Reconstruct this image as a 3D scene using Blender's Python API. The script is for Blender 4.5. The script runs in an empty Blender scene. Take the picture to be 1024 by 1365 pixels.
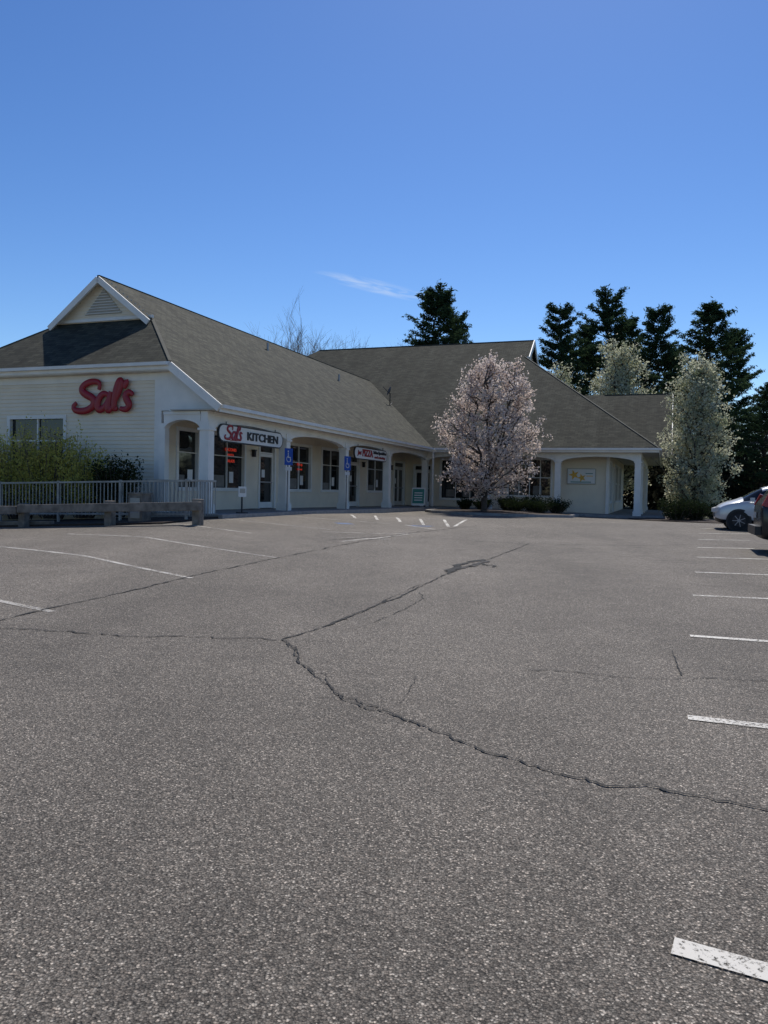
import bpy, math, random
import numpy as np
from mathutils import Vector, Matrix

random.seed(7)
scene = bpy.context.scene
COL = scene.collection

# ------------------------------------------------------------------ survey
EYE = 1.6
FPX = 1031.0
PITCH = math.atan(29.2/FPX)
ROLL = 0.02
Fw = Vector((0, math.cos(PITCH), -math.sin(PITCH)))
Upp = Vector((0, math.sin(PITCH), math.cos(PITCH)))
Xw = Vector((1, 0, 0))
Rc = Xw*math.cos(ROLL)+Upp*math.sin(ROLL)
Uc = Upp*math.cos(ROLL)-Xw*math.sin(ROLL)

def clamp(v, a, b): return max(a, min(b, v))
def sm(v, a, b):
    t = clamp((v-a)/(b-a), 0, 1)
    return t*t*(3-2*t)

def gz(x, y):
    z = 0.02*clamp(y, -30, 28)
    z += sm(y, 6, 20)*0.05*clamp(-x, 0, 5)
    z -= 0.06*clamp(-x-5, 0, 8)*sm(y, 4, 18)
    z -= 0.013*clamp(x, 0, 16)*sm(y, 26, 38)
    return z

def G(px, py):
    """ground position surveyed from the site photo"""
    r = Fw*FPX+Rc*(px-512)+Uc*(682.5-py)
    z = 0.3
    for i in range(40):
        t = (z-EYE)/r.z if r.z < -1e-6 else 1e9
        x, y = r.x*t, r.y*t
        z = z*0.4+gz(x, min(y, 60))*0.6
    return (x, y)

# building grid
U2 = (0.340, 0.9404)
V2 = (0.9404, -0.340)
P0 = (-4.75, 23.1)
def W(a, b, z):
    return Vector((P0[0]+a*U2[0]+b*V2[0], P0[1]+a*U2[1]+b*V2[1], z))
UD = Vector((U2[0], U2[1], 0)); VD = Vector((V2[0], V2[1], 0)); ZD = Vector((0, 0, 1))

# ------------------------------------------------------------------ materials
def new_mat(name):
    m = bpy.data.materials.new(name); m.use_nodes = True
    nt = m.node_tree
    return m, nt, nt.nodes['Principled BSDF'], nt.nodes, nt.links

def mat(name, col, rough=0.7, var=0.15, scale=3.0, bump=0.0, bscale=60, metal=0.0, spec=0.5, coord='Object', emis=None):
    m, nt, p, N, L = new_mat(name)
    tc = N.new('ShaderNodeTexCoord')
    n = N.new('ShaderNodeTexNoise'); n.inputs['Scale'].default_value = scale; n.inputs['Detail'].default_value = 6
    L.new(tc.outputs[coord], n.inputs['Vector'])
    r = N.new('ShaderNodeMapRange'); r.inputs['From Min'].default_value = .3; r.inputs['From Max'].default_value = .7
    r.inputs['To Min'].default_value = 1-var; r.inputs['To Max'].default_value = 1+var
    L.new(n.outputs['Fac'], r.inputs['Value'])
    mx = N.new('ShaderNodeVectorMath'); mx.operation = 'SCALE'; mx.inputs[0].default_value = col
    L.new(r.outputs[0], mx.inputs['Scale'])
    L.new(mx.outputs[0], p.inputs['Base Color'])
    p.inputs['Roughness'].default_value = rough
    p.inputs['Metallic'].default_value = metal
    p.inputs['Specular IOR Level'].default_value = spec
    if bump > 0:
        b = N.new('ShaderNodeBump'); b.inputs['Distance'].default_value = bump
        n2 = N.new('ShaderNodeTexNoise'); n2.inputs['Scale'].default_value = bscale; n2.inputs['Detail'].default_value = 4
        L.new(tc.outputs[coord], n2.inputs['Vector']); L.new(n2.outputs['Fac'], b.inputs['Height'])
        L.new(b.outputs[0], p.inputs['Normal'])
    if emis:
        p.inputs['Emission Color'].default_value = (*emis[0], 1); p.inputs['Emission Strength'].default_value = emis[1]
    return m

def leaf_mat(name, c1, c2, trans=0.35, scale=1.2):
    m, nt, p, N, L = new_mat(name)
    N.remove(p)
    out = [n for n in N if n.type == 'OUTPUT_MATERIAL'][0]
    tc = N.new('ShaderNodeTexCoord')
    n = N.new('ShaderNodeTexNoise'); n.inputs['Scale'].default_value = scale; n.inputs['Detail'].default_value = 8; n.inputs['Roughness'].default_value = .75
    L.new(tc.outputs['Object'], n.inputs['Vector'])
    cr = N.new('ShaderNodeValToRGB'); cr.color_ramp.elements[0].position = .35; cr.color_ramp.elements[1].position = .66
    cr.color_ramp.elements[0].color = (*c1, 1); cr.color_ramp.elements[1].color = (*c2, 1)
    L.new(n.outputs['Fac'], cr.inputs[0])
    d = N.new('ShaderNodeBsdfDiffuse'); t = N.new('ShaderNodeBsdfTranslucent'); mx = N.new('ShaderNodeMixShader'); mx.inputs[0].default_value = trans
    L.new(cr.outputs[0], d.inputs['Color']); L.new(cr.outputs[0], t.inputs['Color'])
    L.new(d.outputs[0], mx.inputs[1]); L.new(t.outputs[0], mx.inputs[2]); L.new(mx.outputs[0], out.inputs['Surface'])
    return m

def asphalt_mat():
    m, nt, p, N, L = new_mat('asphalt')
    tc = N.new('ShaderNodeTexCoord')
    def noise(s, d=4, r=.6, vec=None):
        n = N.new('ShaderNodeTexNoise'); n.inputs['Scale'].default_value = s; n.inputs['Detail'].default_value = d; n.inputs['Roughness'].default_value = r
        L.new(vec if vec is not None else tc.outputs['Object'], n.inputs['Vector']); return n
    def rng(src, a, b, c, d):
        r = N.new('ShaderNodeMapRange'); r.inputs['From Min'].default_value = a; r.inputs['From Max'].default_value = b
        r.inputs['To Min'].default_value = c; r.inputs['To Max'].default_value = d; L.new(src, r.inputs['Value']); return r.outputs[0]
    def mul(a, b):
        x = N.new('ShaderNodeMath'); x.operation = 'MULTIPLY'; L.new(a, x.inputs[0]); L.new(b, x.inputs[1]); return x.outputs[0]
    def add(a, b):
        x = N.new('ShaderNodeMath'); x.operation = 'ADD'; L.new(a, x.inputs[0]); L.new(b, x.inputs[1]); return x.outputs[0]
    dn = noise(70, 2); dv = N.new('ShaderNodeVectorMath'); dv.operation = 'MULTIPLY_ADD'
    L.new(dn.outputs['Color'], dv.inputs[0]); dv.inputs[1].default_value = (.008, .008, .008); L.new(tc.outputs['Object'], dv.inputs[2])
    v = N.new('ShaderNodeTexVoronoi'); v.inputs['Scale'].default_value = 125; L.new(dv.outputs[0], v.inputs['Vector'])
    sep = N.new('ShaderNodeSeparateColor'); L.new(v.outputs['Color'], sep.inputs[0])
    ag = N.new('ShaderNodeValToRGB')
    e = ag.color_ramp.elements
    e[0].position = 0; e[0].color = (.34, .34, .34, 1)
    e[1].position = 1; e[1].color = (3.1, 3.1, 3.1, 1)
    for pos, c in ((.3, .62), (.6, .93), (.84, 1.22), (.94, 2.0)):
        q = e.new(pos); q.color = (c, c, c, 1)
    L.new(sep.outputs[0], ag.inputs[0])
    edge = rng(v.outputs['Distance'], .35, .75, 1.0, .42)
    big = rng(noise(.22, 5, .6).outputs['Fac'], .3, .7, .80, 1.22)
    mp = N.new('ShaderNodeMapping'); mp.inputs['Rotation'].default_value = (0, 0, math.radians(20)); mp.inputs['Scale'].default_value = (.55, .05, 1); L.new(tc.outputs['Object'], mp.inputs[0])
    lane = rng(noise(1.0, 3, .5, mp.outputs[0]).outputs['Fac'], .3, .7, .86, 1.14)
    mid = rng(noise(1.6, 8, .75).outputs['Fac'], .3, .7, .84, 1.16)
    fine = rng(noise(45, 5, .8).outputs['Fac'], .3, .7, .66, 1.34)
    v2_ = N.new('ShaderNodeTexVoronoi'); v2_.inputs['Scale'].default_value = .45; L.new(tc.outputs['Object'], v2_.inputs['Vector'])
    oil = rng(v2_.outputs['Distance'], .02, .12, .72, 1.0)
    k = mul(mul(mul(ag.outputs[0], edge), mul(big, mid)), mul(mul(fine, lane), oil))
    cr = N.new('ShaderNodeValToRGB'); L.new(sep.outputs[1], cr.inputs[0])
    cr.color_ramp.elements[0].color = (.188, .170, .144, 1); cr.color_ramp.elements[1].color = (.190, .160, .130, 1)
    sc = N.new('ShaderNodeVectorMath'); sc.operation = 'SCALE'; L.new(cr.outputs[0], sc.inputs[0]); L.new(k, sc.inputs['Scale'])
    L.new(sc.outputs[0], p.inputs['Base Color'])
    p.inputs['Roughness'].default_value = .82
    p.inputs['Specular IOR Level'].default_value = .3
    b = N.new('ShaderNodeBump'); b.inputs['Distance'].default_value = .005; b.inputs['Strength'].default_value = .85
    L.new(add(mul(v.outputs['Distance'], v.outputs['Distance']), noise(60, 3).outputs['Fac']), b.inputs['Height']); L.new(b.outputs[0], p.inputs['Normal'])
    return m

def shingle_mat():
    m, nt, p, N, L = new_mat('shingles')
    uv = N.new('ShaderNodeUVMap')
    br = N.new('ShaderNodeTexBrick'); br.inputs['Scale'].default_value = 1
    br.inputs['Brick Width'].default_value = .32; br.inputs['Row Height'].default_value = .145
    br.inputs['Mortar Size'].default_value = .008; br.inputs['Mortar Smooth'].default_value = .3; br.inputs['Bias'].default_value = 0
    br.inputs['Color1'].default_value = (.036, .038, .029, 1); br.inputs['Color2'].default_value = (.076, .075, .056, 1); br.inputs['Mortar'].default_value = (.02, .02, .016, 1)
    L.new(uv.outputs[0], br.inputs['Vector'])
    mp = N.new('ShaderNodeMapping'); mp.inputs['Scale'].default_value = (1.1, .22, 1); L.new(uv.outputs[0], mp.inputs[0])
    n = N.new('ShaderNodeTexNoise'); n.inputs['Scale'].default_value = 1.3; n.inputs['Detail'].default_value = 7; n.inputs['Roughness'].default_value = .65
    L.new(mp.outputs[0], n.inputs['Vector'])
    r = N.new('ShaderNodeMapRange'); r.inputs['From Min'].default_value = .3; r.inputs['From Max'].default_value = .7; r.inputs['To Min'].default_value = .66; r.inputs['To Max'].default_value = 1.28
    L.new(n.outputs['Fac'], r.inputs['Value'])
    sc = N.new('ShaderNodeVectorMath'); sc.operation = 'SCALE'; L.new(br.outputs['Color'], sc.inputs[0]); L.new(r.outputs[0], sc.inputs['Scale'])
    L.new(sc.outputs[0], p.inputs['Base Color'])
    p.inputs['Roughness'].default_value = .9; p.inputs['Specular IOR Level'].default_value = .2
    b = N.new('ShaderNodeBump'); b.inputs['Distance'].default_value = .01; L.new(br.outputs['Fac'], b.inputs['Height']); b.invert = True
    L.new(b.outputs[0], p.inputs['Normal'])
    return m

def paint_mat(name, lo, hi, col):
    m, nt, p, N, L = new_mat(name)
    out = [n for n in N if n.type == 'OUTPUT_MATERIAL'][0]
    tc = N.new('ShaderNodeTexCoord')
    n = N.new('ShaderNodeTexNoise'); n.inputs['Scale'].default_value = 38; n.inputs['Detail'].default_value = 7; n.inputs['Roughness'].default_value = .8
    L.new(tc.outputs['Object'], n.inputs['Vector'])
    n2 = N.new('ShaderNodeTexNoise'); n2.inputs['Scale'].default_value = 2.0; L.new(tc.outputs['Object'], n2.inputs['Vector'])
    ad = N.new('ShaderNodeMath'); ad.operation = 'MULTIPLY_ADD'; ad.inputs[1].default_value = .35; L.new(n2.outputs['Fac'], ad.inputs[0]); L.new(n.outputs['Fac'], ad.inputs[2])
    r = N.new('ShaderNodeMapRange'); r.inputs['From Min'].default_value = lo; r.inputs['From Max'].default_value = hi
    L.new(ad.outputs[0], r.inputs['Value'])
    tr = N.new('ShaderNodeBsdfTransparent'); mx = N.new('ShaderNodeMixShader')
    p.inputs['Base Color'].default_value = (*col, 1); p.inputs['Roughness'].default_value = .7
    L.new(r.outputs[0], mx.inputs[0]); L.new(tr.outputs[0], mx.inputs[1]); L.new(p.outputs[0], mx.inputs[2]); L.new(mx.outputs[0], out.inputs['Surface'])
    return m

M_ASPH = asphalt_mat(); M_SHIN = shingle_mat()
M_PAINT = paint_mat('road_paint', .59, .68, (.58, .55, .49))
M_PAINT2 = paint_mat('worn_road_paint', .56, .76, (.50, .47, .42))
M_BPAINT = paint_mat('blue_road_paint', .62, .74, (.08, .16, .34))
M_SIDE = mat('cream_siding', (.80, .71, .56), .6, .06, 1.5)
M_TRIM = mat('white_trim', (.79, .77, .72), .5, .07, 2)
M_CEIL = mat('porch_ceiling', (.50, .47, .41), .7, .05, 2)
M_GLASS = mat('window_glass', (.012, .014, .016), .04, .3, .7, spec=.6)
M_INT = mat('interior_dark', (.03, .028, .025), .9, .3, 2)
M_BLIND = mat('window_blind', (.20, .19, .17), .8, .2, 4)
M_CONC = mat('concrete', (.25, .235, .21), .9, .15, 2, .004, 80)
M_CURB = mat('granite_curb', (.28, .27, .26), .85, .2, 6, .004, 90)
M_MULCH = mat('mulch', (.045, .03, .022), .95, .4, 12, .03, 40)
M_GRASS = mat('grass', (.06, .065, .03), .95, .35, 1.5, .04, 30)
M_CRACK = mat('crack_dark', (.026, .025, .023), .95, .4, 20)
M_CRACK2 = mat('broken_asphalt', (.055, .05, .046), .95, .5, 25, .01, 40)
M_TIMBER = mat('weathered_timber', (.19, .165, .14), .9, .4, 5, .006, 30)
M_RAIL = mat('railing_metal', (.33, .32, .29), .6, .25, 4)
M_CAP = mat('ridge_cap', (.07, .07, .055), .9, .25, 4)
M_RED = mat('sign_red', (.30, .008, .02), .4, .05, 3)
M_BLACK = mat('sign_black', (.015, .015, .018), .5, .1, 3)
M_SIGNW = mat('sign_white', (.74, .73, .70), .45, .03, 3)
M_BLUE = mat('sign_blue', (.015, .07, .34), .6, .05, 3, spec=.25)
M_FIG = mat('sign_symbol_white', (.55, .55, .55), .6, .05, 3, spec=.25)
M_YEL = mat('sign_yellow', (.75, .42, .04), .5, .15, 3)
M_GREEN = mat('sign_green', (.05, .22, .18), .5, .05, 3)
M_GALV = mat('galvanized_metal', (.35, .35, .36), .45, .1, 5, metal=.7)
M_NEON = mat('neon_red', (.4, .03, .02), .4, .0, 3, emis=((1, .07, .03), .22))
M_LOUV = mat('louver', (.40, .38, .33), .7, .05, 3)
M_BARK = mat('bark', (.085, .07, .058), .95, .3, 8, .02, 30)
M_BARKP = mat('pine_bark', (.06, .048, .038), .95, .3, 6, .02, 30)
M_TWIG = mat('bare_twigs', (.22, .18, .15), .95, .25, .3)
M_BLOOM = leaf_mat('pink_blossom', (.58, .47, .41), (.88, .79, .72), .45, 1.8)
M_PEAR = leaf_mat('pear_blossom', (.30, .33, .17), (.80, .78, .63), .42, 1.1)
M_PINE = leaf_mat('pine_needles', (.024, .044, .026), (.07, .11, .05), .3, .6)
M_SHRUB = leaf_mat('shrub_leaves', (.016, .026, .012), (.045, .06, .024), .2, 2.5)
M_FORS = leaf_mat('yellow_green_leaves', (.34, .34, .08), (.72, .66, .20), .5, 1.6)
M_UNDER = leaf_mat('underbrush', (.012, .014, .010), (.045, .042, .028), .15, .25)

# ------------------------------------------------------------------ object helpers
def group(name, loc=(0, 0, 0)):
    e = bpy.data.objects.new(name, None); e.location = loc; e.empty_display_size = .5
    COL.objects.link(e); return e

def attach(o, parent):
    if parent is not None:
        o.parent = parent
        o.matrix_parent_inverse = Matrix.Translation(parent.location).inverted()

def mesh(name, V, F, mats, parent=None, midx=None, smooth=False, uv=False):
    me = bpy.data.meshes.new(name)
    me.from_pydata([tuple(v) for v in V], [], F)
    if not isinstance(mats, (list, tuple)): mats = [mats]
    for m in mats: me.materials.append(m)
    if midx is not None: me.polygons.foreach_set('material_index', midx)
    if smooth: me.polygons.foreach_set('use_smooth', [True]*len(me.polygons))
    if uv:
        l = me.uv_layers.new(name='UVMap')
        for p in me.polygons:
            n = p.normal
            t = ZD.cross(n)
            if t.length < 1e-3: t = Vector((1, 0, 0))
            t.normalize(); s = n.cross(t)
            for li in p.loop_indices:
                co = me.vertices[me.loops[li].vertex_index].co
                l.data[li].uv = (co.dot(t), co.dot(s))
    me.update()
    o = bpy.data.objects.new(name, me); COL.objects.link(o); attach(o, parent)
    return o

BF = [(0, 3, 2, 1), (4, 5, 6, 7), (0, 1, 5, 4), (1, 2, 6, 5), (2, 3, 7, 6), (3, 0, 4, 7)]
class MB:
    def __init__(s): s.V = []; s.F = []; s.M = []
    def box8(s, c, m=0):
        k = len(s.V); s.V += c; s.F += [tuple(i+k for i in f) for f in BF]; s.M += [m]*6
    def gbox(s, a0, a1, b0, b1, z0, z1, m=0):
        s.box8([W(a0, b0, z0), W(a1, b0, z0), W(a1, b1, z0), W(a0, b1, z0), W(a0, b0, z1), W(a1, b0, z1), W(a1, b1, z1), W(a0, b1, z1)], m)
    def fbox(s, fn, s0, s1, z0, z1, o0, o1, m=0):
        s.box8([fn(s0, z0, o0), fn(s1, z0, o0), fn(s1, z0, o1), fn(s0, z0, o1), fn(s0, z1, o0), fn(s1, z1, o0), fn(s1, z1, o1), fn(s0, z1, o1)], m)
    def beam(s, p, q, w, h, up=ZD, m=0):
        p = Vector(p); q = Vector(q); d = (q-p).normalized(); sd = d.cross(up).normalized()*w/2; u = sd.cross(d).normalized()*h/2
        s.box8([p-sd-u, p+sd-u, q+sd-u, q-sd-u, p-sd+u, p+sd+u, q+sd+u, q-sd+u], m)
    def face(s, pts, m=0):
        k = len(s.V); s.V += list(pts); s.F.append(tuple(range(k, k+len(pts)))); s.M.append(m)
    def cyl(s, c, r, h, n=16, ax=ZD, m=0, r2=None):
        r2 = r if r2 is None else r2
        ax = Vector(ax).normalized(); t = ax.orthogonal().normalized(); w = ax.cross(t); k = len(s.V); c = Vector(c)
        for i in range(n):
            an = 2*math.pi*i/n; d = t*math.cos(an)+w*math.sin(an); s.V.append(c+d*r); s.V.append(c+ax*h+d*r2)
        for i in range(n):
            j = (i+1) % n; s.F.append((k+2*i, k+2*j, k+2*j+1, k+2*i+1)); s.M.append(m)
        s.F.append(tuple(k+2*i for i in range(n))[::-1]); s.M.append(m)
        s.F.append(tuple(k+2*i+1 for i in range(n))); s.M.append(m)
    def out(s, name, mats, parent=None, uv=False, smooth=False):
        return mesh(name, s.V, s.F, mats, parent, s.M, smooth, uv)

def fnA(a):   # wall facing -u at grid row a ; s = b
    return lambda s, z, o: W(a-o, s, z)
def fnB(b):   # wall facing +v at grid column b ; s = a
    return lambda s, z, o: W(s, b+o, z)

def siding(name, fn, s0, s1, z0, z1, openings, parent, lap=.125, lim=None, m=M_SIDE):
    mb = MB()
    zs = {z0, z1}
    k = math.ceil(z0/lap)
    while k*lap < z1: zs.add(round(k*lap, 5)); k += 1
    for o in openings:
        for z in (o[2], o[3]):
            if z0 < z < z1: zs.add(z)
    zs = sorted(zs)
    for i in range(len(zs)-1):
        za, zb = zs[i], zs[i+1]
        if zb-za < 1e-4: continue
        zm = (za+zb)/2
        base = math.floor(zm/lap)*lap
        oa = .024*(1-(za-base)/lap); ob = .024*(1-(zb-base)/lap)
        l, r = (s0, s1) if lim is None else lim(zm)
        if r-l < .01: continue
        cuts = sorted([(o[0], o[1]) for o in openings if o[2] <= zm <= o[3]])
        cur = l; ivs = []
        for c in cuts:
            if c[0] > cur: ivs.append((cur, c[0]))
            cur = max(cur, c[1])
        if cur < r: ivs.append((cur, r))
        for (x, y) in ivs:
            mb.face([fn(x, za, oa), fn(y, za, oa), fn(y, zb, ob), fn(x, zb, ob)])
            if abs(za-base) < 1e-3:
                mb.face([fn(x, za, 0), fn(y, za, 0), fn(y, za, oa), fn(x, za, oa)])
    return mb.out(name, m, parent)

def window(name, fn, s0, s1, z0, z1, nv, hs, parent, fr=.10, mull=.025):
    mb = MB()
    mb.face([fn(s0, z0, -.08), fn(s1, z0, -.08), fn(s1, z1, -.08), fn(s0, z1, -.08)], 1)
    mb.fbox(fn, s0-fr, s0+.02, z0-fr, z1+fr, -.1, .05)
    mb.fbox(fn, s1-.02, s1+fr, z0-fr, z1+fr, -.1, .05)
    mb.fbox(fn, s0+.02, s1-.02, z1-.02, z1+fr, -.1, .047)
    mb.fbox(fn, s0+.02, s1-.02, z0-fr, z0+.02, -.1, .075)
    for i in range(1, nv):
        s = s0+(s1-s0)*i/nv; mb.fbox(fn, s-mull, s+mull, z0+.02, z1-.02, -.075, -.02)
    for h in hs:
        z = z0+(z1-z0)*h; mb.fbox(fn, s0+.02, s1-.02, z-mull*.9, z+mull*.9, -.073, -.024)
    return mb.out(name, [M_TRIM, M_GLASS], parent)

def door(name, fn, s0, s1, z0, z1, parent, nd=1):
    mb = MB()
    mb.face([fn(s0, z0, -.09), fn(s1, z0, -.09), fn(s1, z1, -.09), fn(s0, z1, -.09)], 1)
    mb.fbox(fn, s0-.09, s0+.02, z0, z1+.09, -.1, .05)
    mb.fbox(fn, s1-.02, s1+.09, z0, z1+.09, -.1, .05)
    mb.fbox(fn, s0+.02, s1-.02, z1-.02, z1+.09, -.1, .047)
    for i in range(nd):
        x0 = s0+.02+(s1-s0-.04)*i/nd; x1 = s0+.02+(s1-s0-.04)*(i+1)/nd
        mb.fbox(fn, x0, x0+.08, z0+.02, z1-.3, -.085, -.03); mb.fbox(fn, x1-.08, x1-.005, z0+.02, z1-.3, -.085, -.03)
        mb.fbox(fn, x0+.08, x1-.08, z0+.02, z0+.25, -.085, -.033); mb.fbox(fn, x0+.08, x1-.08, z1-.42, z1-.3, -.085, -.033)
        mb.fbox(fn, x0+.1, x1-.1, z0+1.0, z0+1.05, -.03, .0, 2)
    mb.fbox(fn, s0+.02, s1-.02, z1-.29, z1-.24, -.083, -.04)
    return mb.out(name, [M_TRIM, M_GLASS, M_GALV], parent)

def text(s, name, pos, X, Zn, size, m, parent, ext=.012, shear=0.0, bold=0.0, width=None):
    cu = bpy.data.curves.new(name, 'FONT'); cu.body = s; cu.size = size; cu.extrude = ext; cu.shear = shear; cu.offset = bold
    cu.align_x = 'CENTER'; cu.align_y = 'CENTER'
    cu.materials.append(m)
    o = bpy.data.objects.new(name, cu); COL.objects.link(o)
    R = Matrix((X, ZD, Zn)).transposed().to_4x4()
    o.matrix_world = Matrix.Translation(pos) @ R
    if width:
        bpy.context.view_layer.update()
        w = o.dimensions.x
        if w > 0: o.matrix_world = Matrix.Translation(pos) @ R @ Matrix.Diagonal((width/w, 1, 1, 1))
    loc = o.matrix_world.copy(); attach(o, parent); o.matrix_basis = loc
    return o

def strokes(name, lines, pos, X, Zn, size, rad, m, parent, zs=.45):
    cu = bpy.data.curves.new(name, 'CURVE'); cu.dimensions = '3D'; cu.bevel_depth = rad; cu.bevel_resolution = 3; cu.use_fill_caps = True; cu.resolution_u = 8
    for pts in lines:
        sp = cu.splines.new('NURBS'); sp.points.add(len(pts)-1)
        for i, (x, y) in enumerate(pts):
            sp.points[i].co = ((x+.14*y)*size, y*size, 0, 1)
            k = i/(len(pts)-1); sp.points[i].radius = .7+.6*math.sin(k*math.pi)
        sp.use_endpoint_u = True; sp.order_u = 3
    cu.materials.append(m)
    o = bpy.data.objects.new(name, cu); COL.objects.link(o)
    R = Matrix((X, ZD, Zn)).transposed().to_4x4()
    mw = Matrix.Translation(pos) @ R @ Matrix.Diagonal((1, 1, zs, 1))
    attach(o, parent); o.matrix_basis = mw
    return o

SALS = [
    [(1.04, .76), (1.10, 1.02), (.72, 1.12), (.30, 1.0), (.16, .76), (.44, .58), (.86, .42), (.88, .10), (.5, -.08), (.0, -.06), (-.16, .14), (.02, .26)],
    [(1.56, .50), (1.36, .66), (1.08, .46), (1.04, .08), (1.22, -.06), (1.46, .10), (1.56, .42)],
    [(1.62, .68), (1.56, .34), (1.58, -.06), (1.70, -.02), (1.80, .10)],
    [(1.80, .10), (1.98, .5), (2.10, .98), (1.98, 1.14), (1.86, .7), (1.84, .14), (1.92, -.05), (2.04, .04)],
    [(2.30, 1.12), (2.34, 1.0), (2.24, .80)],
    [(2.70, .52), (2.52, .68), (2.32, .52), (2.46, .30), (2.62, .12), (2.42, -.08), (2.16, .02)],
]

# ------------------------------------------------------------------ ground
def axis(lo, hi):
    v = list(range(lo, hi+1)); k = 4
    x = hi
    while x < 3000: x += k; v.append(x); k *= 1.6
    k = 4; x = lo
    while x > -3000: x -= k; v.insert(0, x); k *= 1.6
    return v
xs = axis(-60, 60); ys = axis(-32, 60)
V = [(x, y, gz(x, y)-.06) for y in ys for x in xs]
nx = len(xs)
F = [(j*nx+i, j*nx+i+1, (j+1)*nx+i+1, (j+1)*nx+i) for j in range(len(ys)-1) for i in range(nx-1)]
mesh('ground', V, F, M_GRASS, smooth=True)
lx = list(range(-50, 51)); ly = list(range(-30, 48))
V = [(x, y, gz(x, y)) for y in ly for x in lx]
nx = len(lx)
F = []
for j in range(len(ly)-1):
    for i in range(nx-1):
        x, y = lx[i], ly[j]
        if x >= 18 and y >= 40: continue
        F.append((j*nx+i, j*nx+i+1, (j+1)*nx+i+1, (j+1)*nx+i))
mesh('parking_lot', V, F, M_ASPH, smooth=True)

def resample(pts, step):
    out = [Vector(pts[0])]
    for p, q in zip(pts, pts[1:]):
        p = Vector(p); q = Vector(q); n = max(1, int((q-p).length/step))
        for i in range(1, n+1): out.append(p.lerp(q, i/n))
    return out
def drape(mb, pts, wfun, lift, m=0):
    k = len(mb.V); n = len(pts)
    for i, p in enumerate(pts):
        d = (pts[min(i+1, n-1)]-pts[max(i-1, 0)]).normalized(); nn = Vector((-d.y, d.x)); w = wfun(i, n)
        for s in (-1, 1):
            q = p+nn*w*s/2; mb.V.append(Vector((q.x, q.y, gz(q.x, q.y)+lift)))
    for i in range(n-1):
        mb.F.append((k+2*i, k+2*i+1, k+2*i+3, k+2*i+2)); mb.M.append(m)

rc = random.Random(3)
def crack(mb, px, w, jag=.05, step=.09, m=0, lift=.008):
    pts = resample([G(*p) for p in px], step)
    jit = []
    ph = 0
    for i, p in enumerate(pts):
        ph = ph*.8+rc.gauss(0, jag*.5); jit.append(p+Vector((ph*.6+rc.gauss(0, jag*.15), ph+rc.gauss(0, jag*.15))))
    ws = [w*max(.12, rc.gauss(1, .5)) for _ in jit]
    drape(mb, jit, lambda i, n: ws[i], lift, m)
mb = MB()
main = [(375, 853), (395, 868), (402, 885), (430, 905), (455, 932), (480, 942), (520, 950), (560, 968), (600, 985), (640, 1000), (690, 1015), (740, 1033), (800, 1046), (860, 1052), (920, 1062), (980, 1072), (1050, 1084)]
crack(mb, main, .013, .02, .03)
crack(mb, main[:8], .010, .03, .04, lift=.009)
crack(mb, [(375, 853), (300, 851), (200, 849), (100, 843), (-40, 836)], .016, .03, .05)
crack(mb, [(375, 853), (420, 840), (460, 825), (500, 808), (530, 797), (560, 782), (595, 766), (640, 750), (680, 735), (705, 725)], .020, .05, .08)
crack(mb, [(440, 832), (500, 807), (560, 780)], .010, .08, .08, lift=.009)
crack(mb, [(-40, 838), (60, 812), (120, 800), (180, 786), (250, 770), (330, 752), (400, 738), (480, 722), (560, 708)], .021, .06, .09)
crack(mb, [(1040, 909), (960, 904), (880, 906), (800, 900), (700, 893)], .009, .03, .05)
crack(mb, [(908, 902), (902, 885), (897, 868)], .009, .02, .04)
crack(mb, [(500, 830), (540, 812), (565, 798), (560, 790)], .010, .04, .06)
crack(mb, [(560, 716), (640, 722), (700, 725), (820, 728), (930, 726)], .024, .06, .15)
crack(mb, [(440, 720), (540, 712), (640, 700)], .024, .06, .15)
crack(mb, [(640, 752), (760, 768), (900, 778), (1040, 790)], .008, .06, .1)
crack(mb, [(530, 940), (545, 920), (552, 905)], .004, .02, .03)
crack(mb, [(595, 763), (618, 752), (645, 746)], .10, .12, .08, lift=.010)
crack(mb, [(590, 767), (612, 757), (640, 752), (655, 757)], .05, .12, .08, lift=.011)
crack(mb, [(600, 760), (625, 756), (648, 748)], .13, .12, .10, 1, .0085)
mb.out('asphalt_crack', [M_CRACK, M_CRACK2])

mb = MB()
def line(p, q, w=.10, lift=.006, m=0):
    pts = resample([G(*p), G(*q)], .3)
    drape(mb, pts, lambda i, n: w, lift, m)
for L_ in ([(897, 1262), (1120, 1325)], [(917, 957), (1100, 978)], [(920, 848), (1100, 861)], [(924, 794), (1080, 801)],
           [(927, 763), (1060, 768)], [(929, 743), (1030, 746)], [(930, 730), (1005, 731.5)], [(931, 719.5), (1000, 720.5)], [(932, 711), (1000, 712)], [(932, 704.5), (1000, 705.3)]):
    line(*L_, w=.105)
for L_ in ([(-150, 717), (255, 771)], [(90, 712), (370, 744)], [(-150, 775), (70, 816)], [(200, 699), (335, 711)], [(300, 692), (440, 706)]):
    line(*L_, w=.09, m=1)
for L_ in ([(372, 687), (520, 698)], [(440, 686), (640, 692)], [(430, 709), (560, 711)], [(440, 716), (520, 719)], [(455, 722), (545, 712)], [(540, 700), (580, 706)]):
    line(*L_, w=.08, m=1)
for L_ in ([(500, 687.5), (503, 693)], [(468, 686), (474, 691)], [(529, 690), (534, 696)], [(560, 692), (565, 700)], [(592, 693), (598, 702)], [(622, 693), (606, 702)]):
    line(*L_, w=.10)
line((548, 700.5), (575, 702), .5, .005, 2)
line((448, 697.5), (470, 698.5), .5, .005, 2)
mb.out('parking_stall_marking', [M_PAINT, M_PAINT2, M_BPAINT])

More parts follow.
